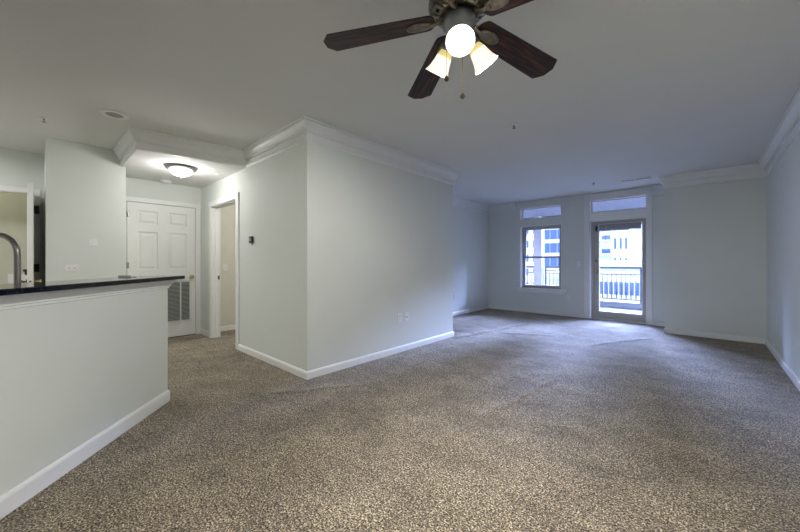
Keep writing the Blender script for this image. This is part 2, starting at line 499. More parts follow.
# ------------------------------------------------------------------ hall end door (closet door with return air grille)
d1 = thing('door_1', '', '')
for k in ('label', 'category'): del d1[k]
d1['kind'] = 'structure'
bm = bmesh.new()
dy0, dy1 = 0.872, 1.733
xo = XE + 0.004
def panelled(bm, y0, y1, z0, z1, panels, xf, th):
    ys = sorted({y0, y1} | {p[0] for p in panels} | {p[1] for p in panels})
    zs = sorted({z0, z1} | {p[2] for p in panels} | {p[3] for p in panels})
    for a, b in zip(ys, ys[1:]):
        for c, e in zip(zs, zs[1:]):
            ym, zm = (a + b) / 2, (c + e) / 2
            if any(p[0] < ym < p[1] and p[2] < zm < p[3] for p in panels):
                continue
            box(bm, xf - th, xf, a, b, c, e)
    for p in panels:
        rings = []
        for ins, dx in ((0, 0), (0.014, -0.011), (0.026, -0.011), (0.052, -0.002)):
            rings.append([bm.verts.new((xf + dx, y, z)) for y, z in ((p[0] + ins, p[2] + ins), (p[1] - ins, p[2] + ins), (p[1] - ins, p[3] - ins), (p[0] + ins, p[3] - ins))])
        for r0, r1 in zip(rings, rings[1:]):
            for k in range(4):
                bm.faces.new((r0[k], r0[(k + 1) % 4], r1[(k + 1) % 4], r1[k]))
        bm.faces.new(rings[-1])
pl = []
for a, b in ((0.985, 1.235), (1.365, 1.61)):
    pl += [(a, b, 1.72, 1.92), (a, b, 1.05, 1.61), (a, b, 0.90, 0.905)]
pl = [p for p in pl if p[3] - p[2] > 0.1]
panelled(bm, dy0, dy1, 0.012, 2.03, pl, xo + 0.012, 0.012)
obj('door_leaf', bm, 'doorwhite', d1)
bm = bmesh.new()
for a, b in ((dy0 - 0.075, dy0 - 0.006), (dy1 + 0.006, dy1 + 0.07)):
    bevel_box(bm, XE + 0.0005, XE + 0.02, a, b, 0, 2.036, 0.004)
bevel_box(bm, XE + 0.0005, XE + 0.02, dy0 - 0.075, dy1 + 0.07, 2.036, 2.10, 0.004)
obj('casing', bm, 'trim', d1)
bm = bmesh.new()
box(bm, XE + 0.0003, XE + 0.002, dy0 - 0.007, dy1 + 0.007, 0.0, 2.037)
obj('door_gap', bm, 'dark', d1)
for z in (1.85, 1.12, 0.3):
    bm = bmesh.new()
    tube(bm, [(xo + 0.018, dy0 - 0.003, z - 0.045), (xo + 0.018, dy0 - 0.003, z + 0.045)], 0.006, 8)
    box(bm, xo + 0.0122, xo + 0.014, dy0, dy0 + 0.02, z - 0.042, z + 0.042)
    obj('hinge', bm, 'chrome', d1)
bm = bmesh.new()
KM = Matrix.Translation((xo + 0.012, 1.675, 0.93)) @ Matrix.Rotation(PI / 2, 4, 'Y')
lathe(bm, [(0.0, 0), (0.030, 0), (0.030, 0.006), (0.012, 0.012), (0.011, 0.03), (0.026, 0.042), (0.028, 0.055), (0.02, 0.066), (0, 0.069)], 24, KM)
obj('knob', bm, 'brass', d1)
# grille
gy0, gy1, gz0, gz1 = 1.13, 1.672, 0.225, 0.885
bm = bmesh.new()
fx0, fx1 = xo + 0.0122, xo + 0.024
box(bm, fx0, fx1, gy0, gy1, gz0, gz0 + 0.03); box(bm, fx0, fx1, gy0, gy1, gz1 - 0.03, gz1)
box(bm, fx0, fx1, gy0, gy0 + 0.025, gz0, gz1); box(bm, fx0, fx1, gy1 - 0.025, gy1, gz0, gz1)
for y in (1.30, 1.525): box(bm, fx0, fx1, y - 0.008, y + 0.008, gz0, gz1)
gr = obj('return_grille', bm, 'grille', d1)
bm = bmesh.new()
n = 30
for k in range(n):
    z = gz0 + 0.04 + (gz1 - gz0 - 0.08) * k / (n - 1)
    mt = Matrix.Translation((fx0 + 0.006, 0, z)) @ Matrix.Rotation(math.radians(38), 4, 'Y')
    box(bm, -0.007, 0.007, gy0 + 0.02, gy1 - 0.02, -0.0012, 0.0012, mt)
obj('louvers', bm, 'louver', gr)
bm = bmesh.new(); box(bm, xo + 0.0121, xo + 0.0128, gy0 + 0.02, gy1 - 0.02, gz0 + 0.02, gz1 - 0.02)
obj('grille_back', bm, 'dark', gr)

# ------------------------------------------------------------------ hall doorway (open, no leaf in view)
d2 = thing('door_2', '', '')
for k in ('label', 'category'): del d2[k]
d2['kind'] = 'structure'
bm = bmesh.new()
box(bm, DX0 - 0.0, DX0 + 0.016, YA, YA + T, 0, DZ); box(bm, DX1 - 0.016, DX1, YA, YA + T, 0, DZ)
box(bm, DX0, DX1, YA, YA + T, DZ - 0.016, DZ)
box(bm, DX0 + 0.016, DX0 + 0.028, YA + 0.04, YA + 0.075, 0, DZ - 0.016); box(bm, DX0 + 0.016, DX1 - 0.016, YA + 0.04, YA + 0.075, DZ - 0.028, DZ - 0.016)
obj('jamb', bm, 'trim', d2)
bm = bmesh.new()
for a, b in ((DX0 - 0.085, DX0 + 0.006), (DX1 - 0.006, DX1 + 0.085)):
    bevel_box(bm, a, b, YA - 0.02, YA - 0.0005, 0, DZ + 0.06, 0.005)
bevel_box(bm, DX0 - 0.085, DX1 + 0.085, YA - 0.0205, YA - 0.0005, DZ - 0.006, DZ + 0.075, 0.005)
obj('casing', bm, 'trim', d2)
bm = bmesh.new()
bevel_box(bm, DX0 + 0.016, DX0 + 0.0185, YA + 0.078, YA + 0.105, 0.895, 0.955, 0.001)
tube(bm, [(DX0 + 0.0185, YA + 0.092, 0.925), (DX0 + 0.0195, YA + 0.092, 0.925)], 0.009, 12)
obj('strike_plate', bm, 'bronze', d2)

# ------------------------------------------------------------------ laundry doorway and its open door
d4 = thing('door_4', '', '')
for k in ('label', 'category'): del d4[k]
d4['kind'] = 'structure'
bm = bmesh.new()
box(bm, XK - T, XK, KY1 - 0.015, KY1, 0, KZ); box(bm, XK - T, XK, KY0, KY0 + 0.015, 0, KZ); box(bm, XK - T, XK, KY0, KY1, KZ - 0.012, KZ)
bevel_box(bm, XK + 0.0005, XK + 0.018, KY1 - 0.006, KY1 + 0.055, 0, KZ + 0.06, 0.004)
bevel_box(bm, XK + 0.0005, XK + 0.018, KY0 - 0.06, KY0 + 0.006, 0, KZ + 0.06, 0.004)
bevel_box(bm, XK + 0.0005, XK + 0.0185, KY0 - 0.06, KY1 + 0.055, KZ - 0.004, KZ + 0.06, 0.004)
obj('casing', bm, 'trim', d4)
bm = bmesh.new()
bevel_box(bm, XK + 0.03, -5.42, -0.068, -0.021, 0.012, 2.035, 0.002)
lf = obj('door_leaf', bm, 'doorwhite', d4)
for z in (1.836, 1.09, 0.25):
    bm = bmesh.new()
    box(bm, XK + 0.0185, XK + 0.021, -0.015, 0.026, z - 0.05, z + 0.05)
    tube(bm, [(XK + 0.026, -0.016, z - 0.05), (XK + 0.026, -0.016, z + 0.05)], 0.007, 8)
    obj('hinge', bm, 'black', d4)
for sgn, y in ((1, -0.021), (-1, -0.068)):
    bm = bmesh.new()
    KM = Matrix.Translation((-5.49, y, 0.95)) @ Matrix.Rotation(-sgn * PI / 2, 4, 'X')
    lathe(bm, [(0, 0), (0.028, 0), (0.028, 0.006), (0.011, 0.01), (0.011, 0.03), (0.024, 0.042), (0.026, 0.055), (0.018, 0.064), (0, 0.067)], 20, KM)
    obj('knob', bm, 'brass' if sgn > 0 else 'black', lf)
bm = bmesh.new()
KM = Matrix.Translation((-5.42, -0.0445, 0.955)) @ Matrix.Rotation(PI / 2, 4, 'Y')
lathe(bm, [(0, 0.002), (0.010, 0.0015), (0.011, 0)], 16, KM)
obj('latch', bm, 'bronze', lf)
vb = thing('washer_valve_box', 'white plastic washer outlet box with a black valve on the laundry wall', 'utility box', (-7.2, -0.16, 0.93))
bm = bmesh.new()
bevel_box(bm, 0.0005, 0.03, -0.11, 0.085, -0.065, 0.065, 0.006)
obj('box_face', bm, 'white', vb)
bm = bmesh.new()
tube(bm, [(0.03, 0.06, 0.06), (0.055, 0.06, 0.075), (0.06, 0.06, 0.11)], 0.014, 10)
lathe(bm, [(0, 0), (0.03, 0), (0.03, 0.03), (0, 0.034)], 16, Matrix.Translation((0.06, 0.06, 0.10)))
obj('valve', bm, 'black', vb)

# ------------------------------------------------------------------ windows
def struct_root(name):
    o = bpy.data.objects.new(name, None); o.empty_display_size = 0.05; COL.objects.link(o); o['kind'] = 'structure'; return o
def frame(bm, x0, x1, z0, z1, y0, y1, w, wb=None):
    wb = wb or w
    box(bm, x0, x0 + w, y0, y1, z0, z1); box(bm, x1 - w, x1, y0, y1, z0, z1)
    box(bm, x0 + w, x1 - w, y0, y1, z1 - w, z1); box(bm, x0 + w, x1 - w, y0, y1, z0, z0 + wb)
def liner(bm, x0, x1, z0, z1, t=0.012):
    frame(bm, x0 - 0.0, x1 + 0.0, z0, z1, YW - 0.002, YW + 0.10, t)
w1 = struct_root('window_1')
bm = bmesh.new(); liner(bm, WX0, WX1, 0.55, 2.0); obj('window_reveal', bm, 'trim', w1)
bm = bmesh.new(); frame(bm, WX0 + .012, WX1 - .012, 0.562, 1.988, YW + 0.10, YW + 0.17, 0.035); obj('window_frame', bm, 'taupe', w1)
for nm, za, zb, yo in (('lower_sash', 0.597, 1.295, 0.105), ('upper_sash', 1.255, 1.953, 0.14)):
    bm = bmesh.new(); frame(bm, WX0 + .047, WX1 - .047, za, zb, YW + yo, YW + yo + 0.03, 0.04)
    s = obj(nm, bm, 'taupe', w1)
    bm = B((WX0 + .08, WX1 - .08, YW + yo + 0.014, YW + yo + 0.018, za + .03, zb - .03)); obj('pane', bm, 'pane', s)
bm = bmesh.new()
bevel_box(bm, -3.29, -2.215, YW - 0.055, YW + 0.10, 0.535, 0.562, 0.006)
bevel_box(bm, -3.25, -2.25, YW - 0.016, YW - 0.0005, 0.475, 0.535, 0.005)
obj('window_sill', bm, 'trim', w1)
for nm, x0, x1, z0, z1 in (('window_2', WX0, WX1, 2.157, 2.42), ('window_3', GX0, GX1, 2.167, 2.43)):
    w = struct_root(nm)
    bm = bmesh.new(); liner(bm, x0, x1, z0, z1); obj('window_reveal', bm, 'trim', w)
    bm = bmesh.new(); frame(bm, x0 + .012, x1 - .012, z0 + .012, z1 - .012, YW + 0.10, YW + 0.15, 0.014); f = obj('window_frame', bm, 'taupe', w)
    bm = B((x0 + .02, x1 - .02, YW + 0.12, YW + 0.124, z0 + .02, z1 - .02)); obj('pane', bm, 'pane', f)
# wide casing strip either side of the balcony door, up to the ceiling
bm = bmesh.new()
bevel_box(bm, -1.845, GX0, YW - 0.022, YW - 0.0005, 0, H - 0.02, 0.003)
bevel_box(bm, GX1, -0.715, YW - 0.022, YW - 0.0005, 0, H - 0.02, 0.003)
bevel_box(bm, GX0, GX1, YW - 0.012, YW - 0.0005, 2.01, 2.167, 0.003)
bevel_box(bm, GX0, GX1, YW - 0.012, YW - 0.0005, 2.43, H - 0.02, 0.003)
struct('trim_4', bm, 'trim')

# balcony door
d3 = struct_root('door_3')
bm = bmesh.new()
frame(bm, GX0, GX1, -0.02, 2.01, YW + 0.09, YW + 0.21, 0.03, 0.035)
obj('door_frame', bm, 'taupe', d3)
bm = bmesh.new()
box(bm, GX0, GX0 + 0.014, YW - 0.001, YW + 0.09, 0, 2.01); box(bm, GX1 - 0.014, GX1, YW - 0.001, YW + 0.09, 0, 2.01); box(bm, GX0 + 0.014, GX1 - 0.014, YW - 0.001, YW + 0.09, 1.996, 2.01)
obj('door_reveal', bm, 'trim', d3)
bx0, bx1, by0, by1 = GX0 + 0.032, GX1 - 0.032, YW + 0.14, YW + 0.185
ga, gb, gc, ge = -1.605, -0.885, 0.155, 1.90
bm = bmesh.new()
box(bm, bx0, ga, by0, by1, 0.018, 1.976); box(bm, gb, bx1, by0, by1, 0.018, 1.976)
box(bm, ga, gb, by0, by1, 0.018, gc); box(bm, ga, gb, by0, by1, ge + 0.03, 1.976)
lf3 = obj('door_leaf', bm, 'taupe', d3)
bm = bmesh.new(); frame(bm, ga - 0.015, gb + 0.015, gc - 0.015, ge + 0.045, by0 - 0.008, by0, 0.02); obj('glass_stop', bm, 'trim', lf3)
bm = B((ga, gb, by0 + 0.02, by0 + 0.025, gc, ge + 0.03)); obj('pane', bm, 'pane', lf3)
bm = bmesh.new()
bevel_box(bm, ga + 0.005, gb - 0.005, by0 - 0.045, by0 - 0.009, 1.885, 1.93, 0.003)
for k in range(9):
    box(bm, ga + 0.008, gb - 0.008, by0 - 0.042, by0 - 0.012, 1.815 + k * 0.008, 1.8222 + k * 0.008)
bevel_box(bm, ga + 0.008, gb - 0.008, by0 - 0.042, by0 - 0.012, 1.796, 1.811, 0.003)
bl = tag(obj('window_blind', bm, 'blind'), 'grey slatted blind drawn up at the head of the balcony door glass', 'blind')
bm = bmesh.new()
tube(bm, [(ga + 0.13, by0 - 0.045, 1.89), (ga + 0.132, by0 - 0.042, 1.4)], 0.004, 6); obj('wand', bm, 'white', bl)
for z, nm in ((1.19, 'deadbolt'), (0.965, 'knob')):
    bm = bmesh.new()
    KM = Matrix.Translation((-1.655, by0, z)) @ Matrix.Rotation(PI / 2, 4, 'X')
    pr = [(0, 0), (0.028, 0), (0.028, 0.006), (0.012, 0.012), (0.011, 0.03), (0.024, 0.042), (0.026, 0.055), (0, 0.066)] if nm == 'knob' else [(0, 0), (0.026, 0), (0.024, 0.014), (0.009, 0.016), (0.009, 0.03), (0, 0.031)]
    lathe(bm, pr, 20, KM); obj(nm, bm, 'brass', lf3)
bm = bmesh.new(); bevel_box(bm, -1.672, -1.638, by0 - 0.022, by0 - 0.0005, 1.80, 1.905, 0.004)
tag(obj('contact_sensor', bm, 'black'), 'small black contact sensor at the top corner of the balcony door', 'sensor')

# ------------------------------------------------------------------ outside: balcony
struct('floor_balcony', B((-4.8, 1.2, YW + 0.22, 10.35, -0.2, -0.01)), 'concrete')
struct('ceiling_balcony', B((-4.8, 1.2, YW + 0.22, 10.35, 2.52, 2.7)), 'soffit')
struct('trim_5', B((-4.8, 1.2, 10.15, 10.35, -0.01, 0.13)), 'concrete')
struct('trim_6', B((-4.8, 1.2, 10.25, 10.35, 2.44, 2.52)), 'soffit')
struct('wall_balcony', B((-4.9, -4.8, YW + 0.22, 10.35, -0.2, 2.7)), 'facade2')
bm = bmesh.new()
bevel_box(bm, -3.76, -3.53, 10.0, 10.25, -0.01, 2.52, 0.01)
bevel_box(bm, -3.785, -3.505, 9.975, 10.275, -0.01, 0.2, 0.01)
tag(obj('balcony_column', bm, 'column'), 'pale square column holding up the balcony edge', 'column')
def railing(x0, x1, label):
    r = thing('balcony_railing', label, 'railing', (x0, 10.22, 0.13), 0, 'railing runs along the balcony edge')
    w = x1 - x0
    bm = bmesh.new(); bevel_box(bm, 0, w, -0.03, 0.03, 0.86, 0.91, 0.008); obj('handrail', bm, 'rail', r)
    bm = bmesh.new(); box(bm, 0, w, -0.015, 0.015, 0.70, 0.725); obj('crossbar', bm, 'rail', r)
    bm = bmesh.new(); box(bm, 0, w, -0.015, 0.015, 0.06, 0.09); obj('crossbar', bm, 'rail', r)
    n = max(2, int(w / 0.105))
    base = None
    for k in range(n + 1):
        if base is None:
            bm = bmesh.new(); tube(bm, [(0, 0, 0.07), (0, 0, 0.71)], 0.0115, 8); base = obj('baluster', bm, 'rail', r)
            base.location = (0.02, 0, 0)
        else:
            b = base.copy(); COL.objects.link(b); b.parent = r; b.location = (0.02 + (w - 0.04) * k / n, 0, 0)
    for x in ([0.02, w - 0.02] + ([w * 0.5] if w > 2 else [])):
        bm = bmesh.new(); box(bm, x - 0.02, x + 0.02, -0.02, 0.02, 0, 0.87); obj('post', bm, 'rail', r)
railing(-3.50, 1.15, 'dark metal railing seen through the balcony door and window')
railing(-4.78, -3.79, 'short dark railing run between the pale column and the balcony side wall')

# outside: street and buildings
GZ = -7.0
struct('ground', B((-160, 120, 14, 260, GZ - 0.5, GZ)), 'asphalt')
CAMXY = Vector((0, 0))
def ray(px):
    u = (px - 400) / F_PX
    return Vector((-math.sin(YAW) + u * math.cos(YAW), math.cos(YAW) + u * math.sin(YAW)))
def building(name, pxa, pxb, dist, top, label, wallm, nx, nz, wz0, ww, wh, depth=14, bands=False):
    """A building on a frontage parallel to the street at y = dist."""
    ra, rb = ray(pxa), ray(pxb)
    x0, x1 = ra.x / ra.y * dist, rb.x / rb.y * dist
    b = thing(name, label, 'building', (x0, dist, GZ))
    w, h = x1 - x0, top - GZ
    bm = bmesh.new(); box(bm, 0, w, 0, depth, 0, h); obj('wall', bm, wallm, b)
    bm = bmesh.new(); box(bm, -0.4, w + 0.4, -0.4, depth + .4, h, h + 0.6); obj('roof', bm, wallm, b)
    src = None
    for i in range(nx):
        for j in range(nz):
            cx = w * (i + 0.5) / nx
            z = wz0 + j * (h - wz0) / nz
            if src is None:
                bm = bmesh.new()
                a = w / nx * ww / 2; hh = (h - wz0) / nz * wh
                box(bm, -a, a, -0.06, 0.1, 0, hh)
                src = obj('window', bm, 'winglass', b); src.location = (cx, 0, z)
                if bands:
                    bm = bmesh.new(); box(bm, -a - 0.3, a + 0.3, -1.3, 0, -0.25, 0.0); bal = obj('balcony_slab', bm, wallm, b); bal.location = (cx, 0, z)
            else:
                c = src.copy(); COL.objects.link(c); c.parent = b; c.location = (cx, 0, z)
                if bands:
                    c = bal.copy(); COL.objects.link(c); c.parent = b; c.location = (cx, 0, z)
    return b
building('tower_block', 590, 611.5, 62, 9, 'white tower block with stacked balconies beyond the balcony railing', 'facade', 2, 6, 3, 0.78, 0.34, bands=True)
building('apartment_building', 612.5, 629, 44, 7, 'tall white building with a strip of blue windows down one edge', 'facade', 3, 5, 3, 0.36, 0.55)
building('office_building', 634, 664, 62, 9, 'white office building with wide blue window bands', 'facade', 3, 6, 3, 0.8, 0.42)
building('low_building', 594, 640, 36, 0.7, 'low white street building with a row of dark windows', 'facade', 9, 2, 2.6, 0.7, 0.45, depth=6)
building('glass_building', 543, 580, 48, 8, 'blue glazed office building seen through the sash window', 'facade', 5, 7, 2, 0.9, 0.7, depth=9)
building('corner_building', 505, 540, 62, 9, 'pale stone building behind the balcony column', 'facade2', 4, 5, 3, 0.5, 0.5)
building('shop_building', 538, 592, 38, -0.6, 'single storey white shop across the street', 'facade', 7, 1, 2.0, 0.7, 0.5, depth=8)
def car(x, y, label):
    c = thing('car', label, 'car', (x, y, GZ))
    bm = bmesh.new(); bevel_box(bm, -2.2, 2.2, -0.9, 0.9, 0.3, 0.85, 0.15, 3); bevel_box(bm, -1.2, 1.3, -0.8, 0.8, 0.8, 1.45, 0.2, 3); obj('body', bm, 'carpaint', c)
    for sx in (-1.4, 1.4):
        for sy in (-0.85, 0.85):
            bm = bmesh.new(); lathe(bm, [(0, -0.1), (0.32, -0.1), (0.32, 0.1), (0, 0.1)], 16, Matrix.Translation((sx, sy, 0.32)) @ Matrix.Rotation(PI / 2, 4, 'X')); obj('wheel', bm, 'black', c)
car(-7.2, 29, 'pale car parked in front of the low street building')
car(-13.0, 31, 'pale car parked in front of the shop')

# ------------------------------------------------------------------ bar counter and what stands there
bm = bmesh.new()
t = bmesh.new(); box(t, -0.06, LB, -0.28, 0.09, 1.0225, 1.0515)
bmesh.ops.recalc_face_normals(t, faces=t.faces)
bmesh.ops.bevel(t, geom=list(t.edges), offset=0.005, segments=2, affect='EDGES', profile=0.5)
merge(bm, t, BM)
tag(obj('bar_countertop', bm, 'granite'), 'polished black granite countertop on the angled bar half wall', 'countertop')
bm = bmesh.new()
wm = BM @ Matrix.Translation((0.21, -0.19, 1.0516)) @ Matrix.Rotation(math.radians(68), 4, 'Z')
prism(bm, [(-0.085, -0.014), (0.085, -0.003), (0.085, 0.003), (-0.085, 0.014)], 0, 0.004, wm)
prism(bm, [(-0.085, -0.013), (0.02, -0.008), (0.02, 0.008), (-0.085, 0.013)], 0.004, 0.012, wm)
tag(obj('grey_wedge', bm, 'pewter'), 'small tapering grey wedge-shaped object lying on the black bar countertop', 'wedge')  # unidentified flat grey object, modelled as a taper

fc = thing('kitchen_faucet', 'tall gooseneck kitchen faucet in brushed metal behind the bar', 'faucet', (-3.199, -0.081, 0.905))
R = 0.118
sd = Vector((-0.7376, -0.6752, 0)) * 1.0
pts = [(0, 0, 0.02), (0, 0, 0.15), (0, 0, 0.31)]
for k in range(0, 13):
    a = PI * k / 12
    q = sd * (R - R * math.cos(a)); pts.append((q.x, q.y, 0.315 + R * math.sin(a)))
q = sd * 2 * R; pts += [(q.x, q.y, 0.27)]
bm = bmesh.new(); tube(bm, pts, 0.0165, 16); obj('spout', bm, 'chrome', fc)
bm = bmesh.new(); lathe(bm, [(0, 0.0005), (0.03, 0.0005), (0.03, 0.02), (0.023, 0.03), (0.022, 0.10), (0.017, 0.11)], 24); obj('base', bm, 'chrome', fc)
bm = bmesh.new(); lathe(bm, [(0, 0), (0.02, 0.0), (0.024, 0.02), (0.019, 0.10), (0, 0.10)], 20, Matrix.Translation((q.x, q.y, 0.19))); obj('spray_head', bm, 'chrome', fc)
bm = bmesh.new(); tube(bm, [(0, 0, 0.07), (0.04, -0.04, 0.08), (0.075, -0.075, 0.11)], [0.009, 0.008, 0.006], 10); obj('lever', bm, 'chrome', fc)

# ------------------------------------------------------------------ wall plates
def plate_local(name, label, cat, loc, rotz, kind, group=None):
    """Local +Y points out of the wall; x is sideways; z up."""
    t = thing(name, label, cat, loc, rotz, group)
    w, h = {'outlet': (0.07, 0.115), 'jack': (0.07, 0.115), 'switch': (0.07, 0.115), 'outlet_h': (0.118, 0.075), 'blank': (0.075, 0.075)}[kind]
    bm = bmesh.new(); bevel_box(bm, -w / 2, w / 2, 0.0004, 0.006, -h / 2, h / 2, 0.0025); obj('cover_plate', bm, 'white', t)
    if kind == 'outlet':
        for z in (-0.02, 0.02):
            bm = bmesh.new(); bevel_box(bm, -0.016, 0.016, 0.006, 0.0075, z - 0.014, z + 0.014, 0.0007); s = obj('receptacle', bm, 'white', t)
            bm = bmesh.new()
            for x in (-0.006, 0.006): box(bm, x - 0.0016, x + 0.0016, 0.0075, 0.0079, z - 0.003, z + 0.008)
            box(bm, -0.002, 0.002, 0.0075, 0.0079, z - 0.010, z - 0.006); obj('slots', bm, 'slot', s)
    elif kind == 'outlet_h':
        for x0 in (-0.022, 0.022):
            bm = bmesh.new(); bevel_box(bm, x0 - 0.016, x0 + 0.016, 0.006, 0.0075, -0.016, 0.016, 0.0007); s = obj('receptacle', bm, 'white', t)
            bm = bmesh.new(); box(bm, x0 - 0.007, x0 + 0.007, 0.0075, 0.0079, -0.006, 0.006); obj('slots', bm, 'louver', s)
    elif kind == 'jack':
        bm = bmesh.new(); lathe(bm, [(0, 0.008), (0.007, 0.008), (0.008, 0)], 12, Matrix.Translation((0, 0.006, 0)) @ Matrix.Rotation(-PI / 2, 4, 'X')); obj('socket', bm, 'pewter', t)
    else:
        bm = bmesh.new(); bevel_box(bm, -0.006, 0.006, 0.006, 0.016, -0.012, 0.012, 0.002); obj('toggle', bm, 'white', t)
    return t
RX = -PI / 2          # plate facing +X
plate_local('wall_outlet', 'white outlet plate low on the projecting wall, nearer the hall', 'outlet', (XB, 3.181, 0.44), RX, 'outlet')
plate_local('cable_jack', 'white jack plate low on the projecting wall, beside an outlet plate', 'jack', (XB, 3.319, 0.437), RX, 'jack')
plate_local('wall_outlet', 'white outlet on the alcove wall just past the projecting wall edge', 'outlet', (XW, 6.17, 0.41), RX, 'outlet')
plate_local('wall_outlet', 'first of three small plates low on the alcove wall near its corner', 'outlet', (XW, 7.068, 0.405), RX, 'outlet', 'plates by the alcove corner')
plate_local('cable_jack', 'middle of three small plates low on the alcove wall near its corner', 'jack', (XW, 7.25, 0.405), RX, 'jack', 'plates by the alcove corner')
plate_local('cable_jack', 'last of three small plates on the alcove wall, next to the corner', 'jack', (XW, 7.40, 0.405), RX, 'jack', 'plates by the alcove corner')
plate_local('wall_outlet', 'white outlet plate under the window sill end', 'outlet', (-2.164, YW, 0.39), PI, 'outlet')
plate_local('light_switch', 'white switch plate on the wall between window and balcony door', 'switch', (-1.95, YW, 1.12), PI, 'switch')
plate_local('wall_outlet', 'wide white two-socket plate on the kitchen wall above the bar', 'outlet', (XP, 0.281, 1.097), RX, 'outlet_h')
plate_local('light_switch', 'small square switch plate on the kitchen wall above the bar', 'switch', (XP, 0.466, 1.403), RX, 'blank')
plate_local('light_switch', 'white switch plate on the cream wall inside the hall doorway', 'switch', (-6.02, 2.17, 1.08), RX, 'switch')

th = thing('thermostat', 'small dark thermostat on the white hall wall', 'thermostat', (-4.164, YA, 1.448))
bm = bmesh.new(); bevel_box(bm, -0.062, 0.062, -0.006, -0.0004, -0.055, 0.055, 0.002); obj('back_plate', bm, 'white', th)
bm = bmesh.new(); bevel_box(bm, -0.05, 0.05, -0.03, -0.006, -0.045, 0.04, 0.012, 4); obj('housing', bm, 'black', th)
bm = bmesh.new(); bevel_box(bm, -0.03, 0.015, -0.032, -0.0298, -0.02, 0.022, 0.0008); obj('display', bm, 'blind', th)
bm = bmesh.new(); tube(bm, [(0.02, -0.018, -0.04), (0.024, -0.018, -0.062)], 0.006, 8); obj('dial', bm, 'black', th)

# ------------------------------------------------------------------ ceiling fittings
def sprinkler(loc, label, rest):
    s = thing('fire_sprinkler', label, 'sprinkler', loc, 0, 'sprinkler heads on the ceiling')
    bm = bmesh.new(); lathe(bm, [(0, -0.0005), (0.034, -0.0005), (0.032, -0.006), (0.014, -0.010), (0, -0.010)], 24); obj('escutcheon', bm, 'white', s)
    bm = bmesh.new(); lathe(bm, [(0, -0.010), (0.009, -0.010), (0.008, -0.022), (0.003, -0.024), (0.003, -0.036), (0.017, -0.038), (0.017, -0.041), (0, -0.041)], 16)
    for sx in (-1, 1): tube(bm, [(sx * 0.008, 0, -0.018), (sx * 0.011, 0, -0.028), (sx * 0.003, 0, -0.037)], 0.0022, 6)
    obj('head', bm, 'pewter', s)
    return s
s0 = sprinkler((-1.435, 3.289, H), 'sprinkler head on the ceiling beyond the ceiling fan', None)
dup(s0, (-4.746, 0.05, H), 'sprinkler head on the ceiling above the kitchen')
dup(s0, (-1.449, 6.644, H), 'sprinkler head on the ceiling near the windows')
bm = bmesh.new(); lathe(bm, [(0, -0.0005), (0.045, -0.0005), (0.042, -0.010), (0.02, -0.014), (0, -0.014)], 24)
o = obj('hall_sprinkler_cap', bm, 'white', None, (-4.96, 1.70, HH)); tag(o, 'flat white sprinkler cap on the low hall ceiling near the doorway', 'sprinkler')

sp = thing('ceiling_speaker', 'round white ceiling speaker above the end of the bar', 'speaker', (-4.125, 0.50, H))
bm = bmesh.new(); lathe(bm, [(0.066, -0.010), (0.09, -0.014), (0.104, -0.011), (0.108, -0.0005), (0.0, -0.0005)], 40); obj('rim', bm, 'white', sp)
bm = bmesh.new(); lathe(bm, [(0, -0.004), (0.05, -0.005), (0.066, -0.009)], 40)
lathe(bm, [(0.0, -0.014), (0.022, -0.012), (0.03, -0.006)], 24); obj('grille', bm, 'louver', sp)

vn = thing('ceiling_vent', 'slim white two-slot air vent on the ceiling near the balcony door', 'vent', (-0.87, 6.84, H))
bm = bmesh.new()
for a, b in ((-0.215, -0.20), (-0.009, 0.009), (0.20, 0.215)): box(bm, a, b, -0.06, 0.06, -0.012, -0.0005)
for a, b in ((-0.06, -0.038), (0.038, 0.06)): box(bm, -0.215, 0.215, a, b, -0.012, -0.0005)
obj('frame', bm, 'white', vn)
bm = bmesh.new()
for k in range(4):
    mt = Matrix.Translation((0, -0.027 + k * 0.018, -0.006)) @ Matrix.Rotation(math.radians(35), 4, 'X')
    box(bm, -0.2, 0.2, -0.007, 0.007, -0.001, 0.001, mt)
obj('louvers', bm, 'louver', vn)
bm = B((-0.2, 0.2, -0.04, 0.04, -0.0012, -0.0004)); obj('duct_back', bm, 'dark', vn)

sd_ = thing('smoke_detector', 'round white smoke detector on the hall ceiling by the closet door', 'smoke detector', (-5.90, 1.30, HH))
bm = bmesh.new(); lathe(bm, [(0, -0.0005), (0.07, -0.0005), (0.07, -0.014), (0.058, -0.036), (0.03, -0.040), (0, -0.040)], 32); obj('housing', bm, 'white', sd_)
bm = bmesh.new(); lathe(bm, [(0.0635, -0.0145), (0.066, -0.018), (0.062, -0.026)], 32); obj('vent_ring', bm, 'louver', sd_)

HL = (-4.92, 1.245)
hl = thing('flush_ceiling_light', 'lit domed flush light with a dark rim on the hall ceiling', 'ceiling light', (*HL, HH))
bm = bmesh.new(); lathe(bm, [(0, -0.0005), (0.135, -0.0005), (0.168, -0.012), (0.172, -0.026), (0.158, -0.032), (0.138, -0.036), (0.125, -0.034), (0.125, -0.02), (0, -0.02)], 48); obj('rim', bm, 'pewter', hl)
bm = bmesh.new(); lathe(bm, [(0.130, -0.034), (0.127, -0.055), (0.112, -0.080), (0.085, -0.100), (0.05, -0.112), (0, -0.116)], 48); obj('glass_dome', bm, 'dome', hl)
bm = bmesh.new(); lathe(bm, [(0, -0.114), (0.010, -0.115), (0.012, -0.124), (0.006, -0.132), (0.006, -0.138), (0, -0.142)], 16); obj('finial', bm, 'pewter', hl)
lamp('hall_light_bulb', 'POINT', (HL[0], HL[1], HH - 0.17), HALL_POWER, (1.0, 0.98, 0.96), 0.10)

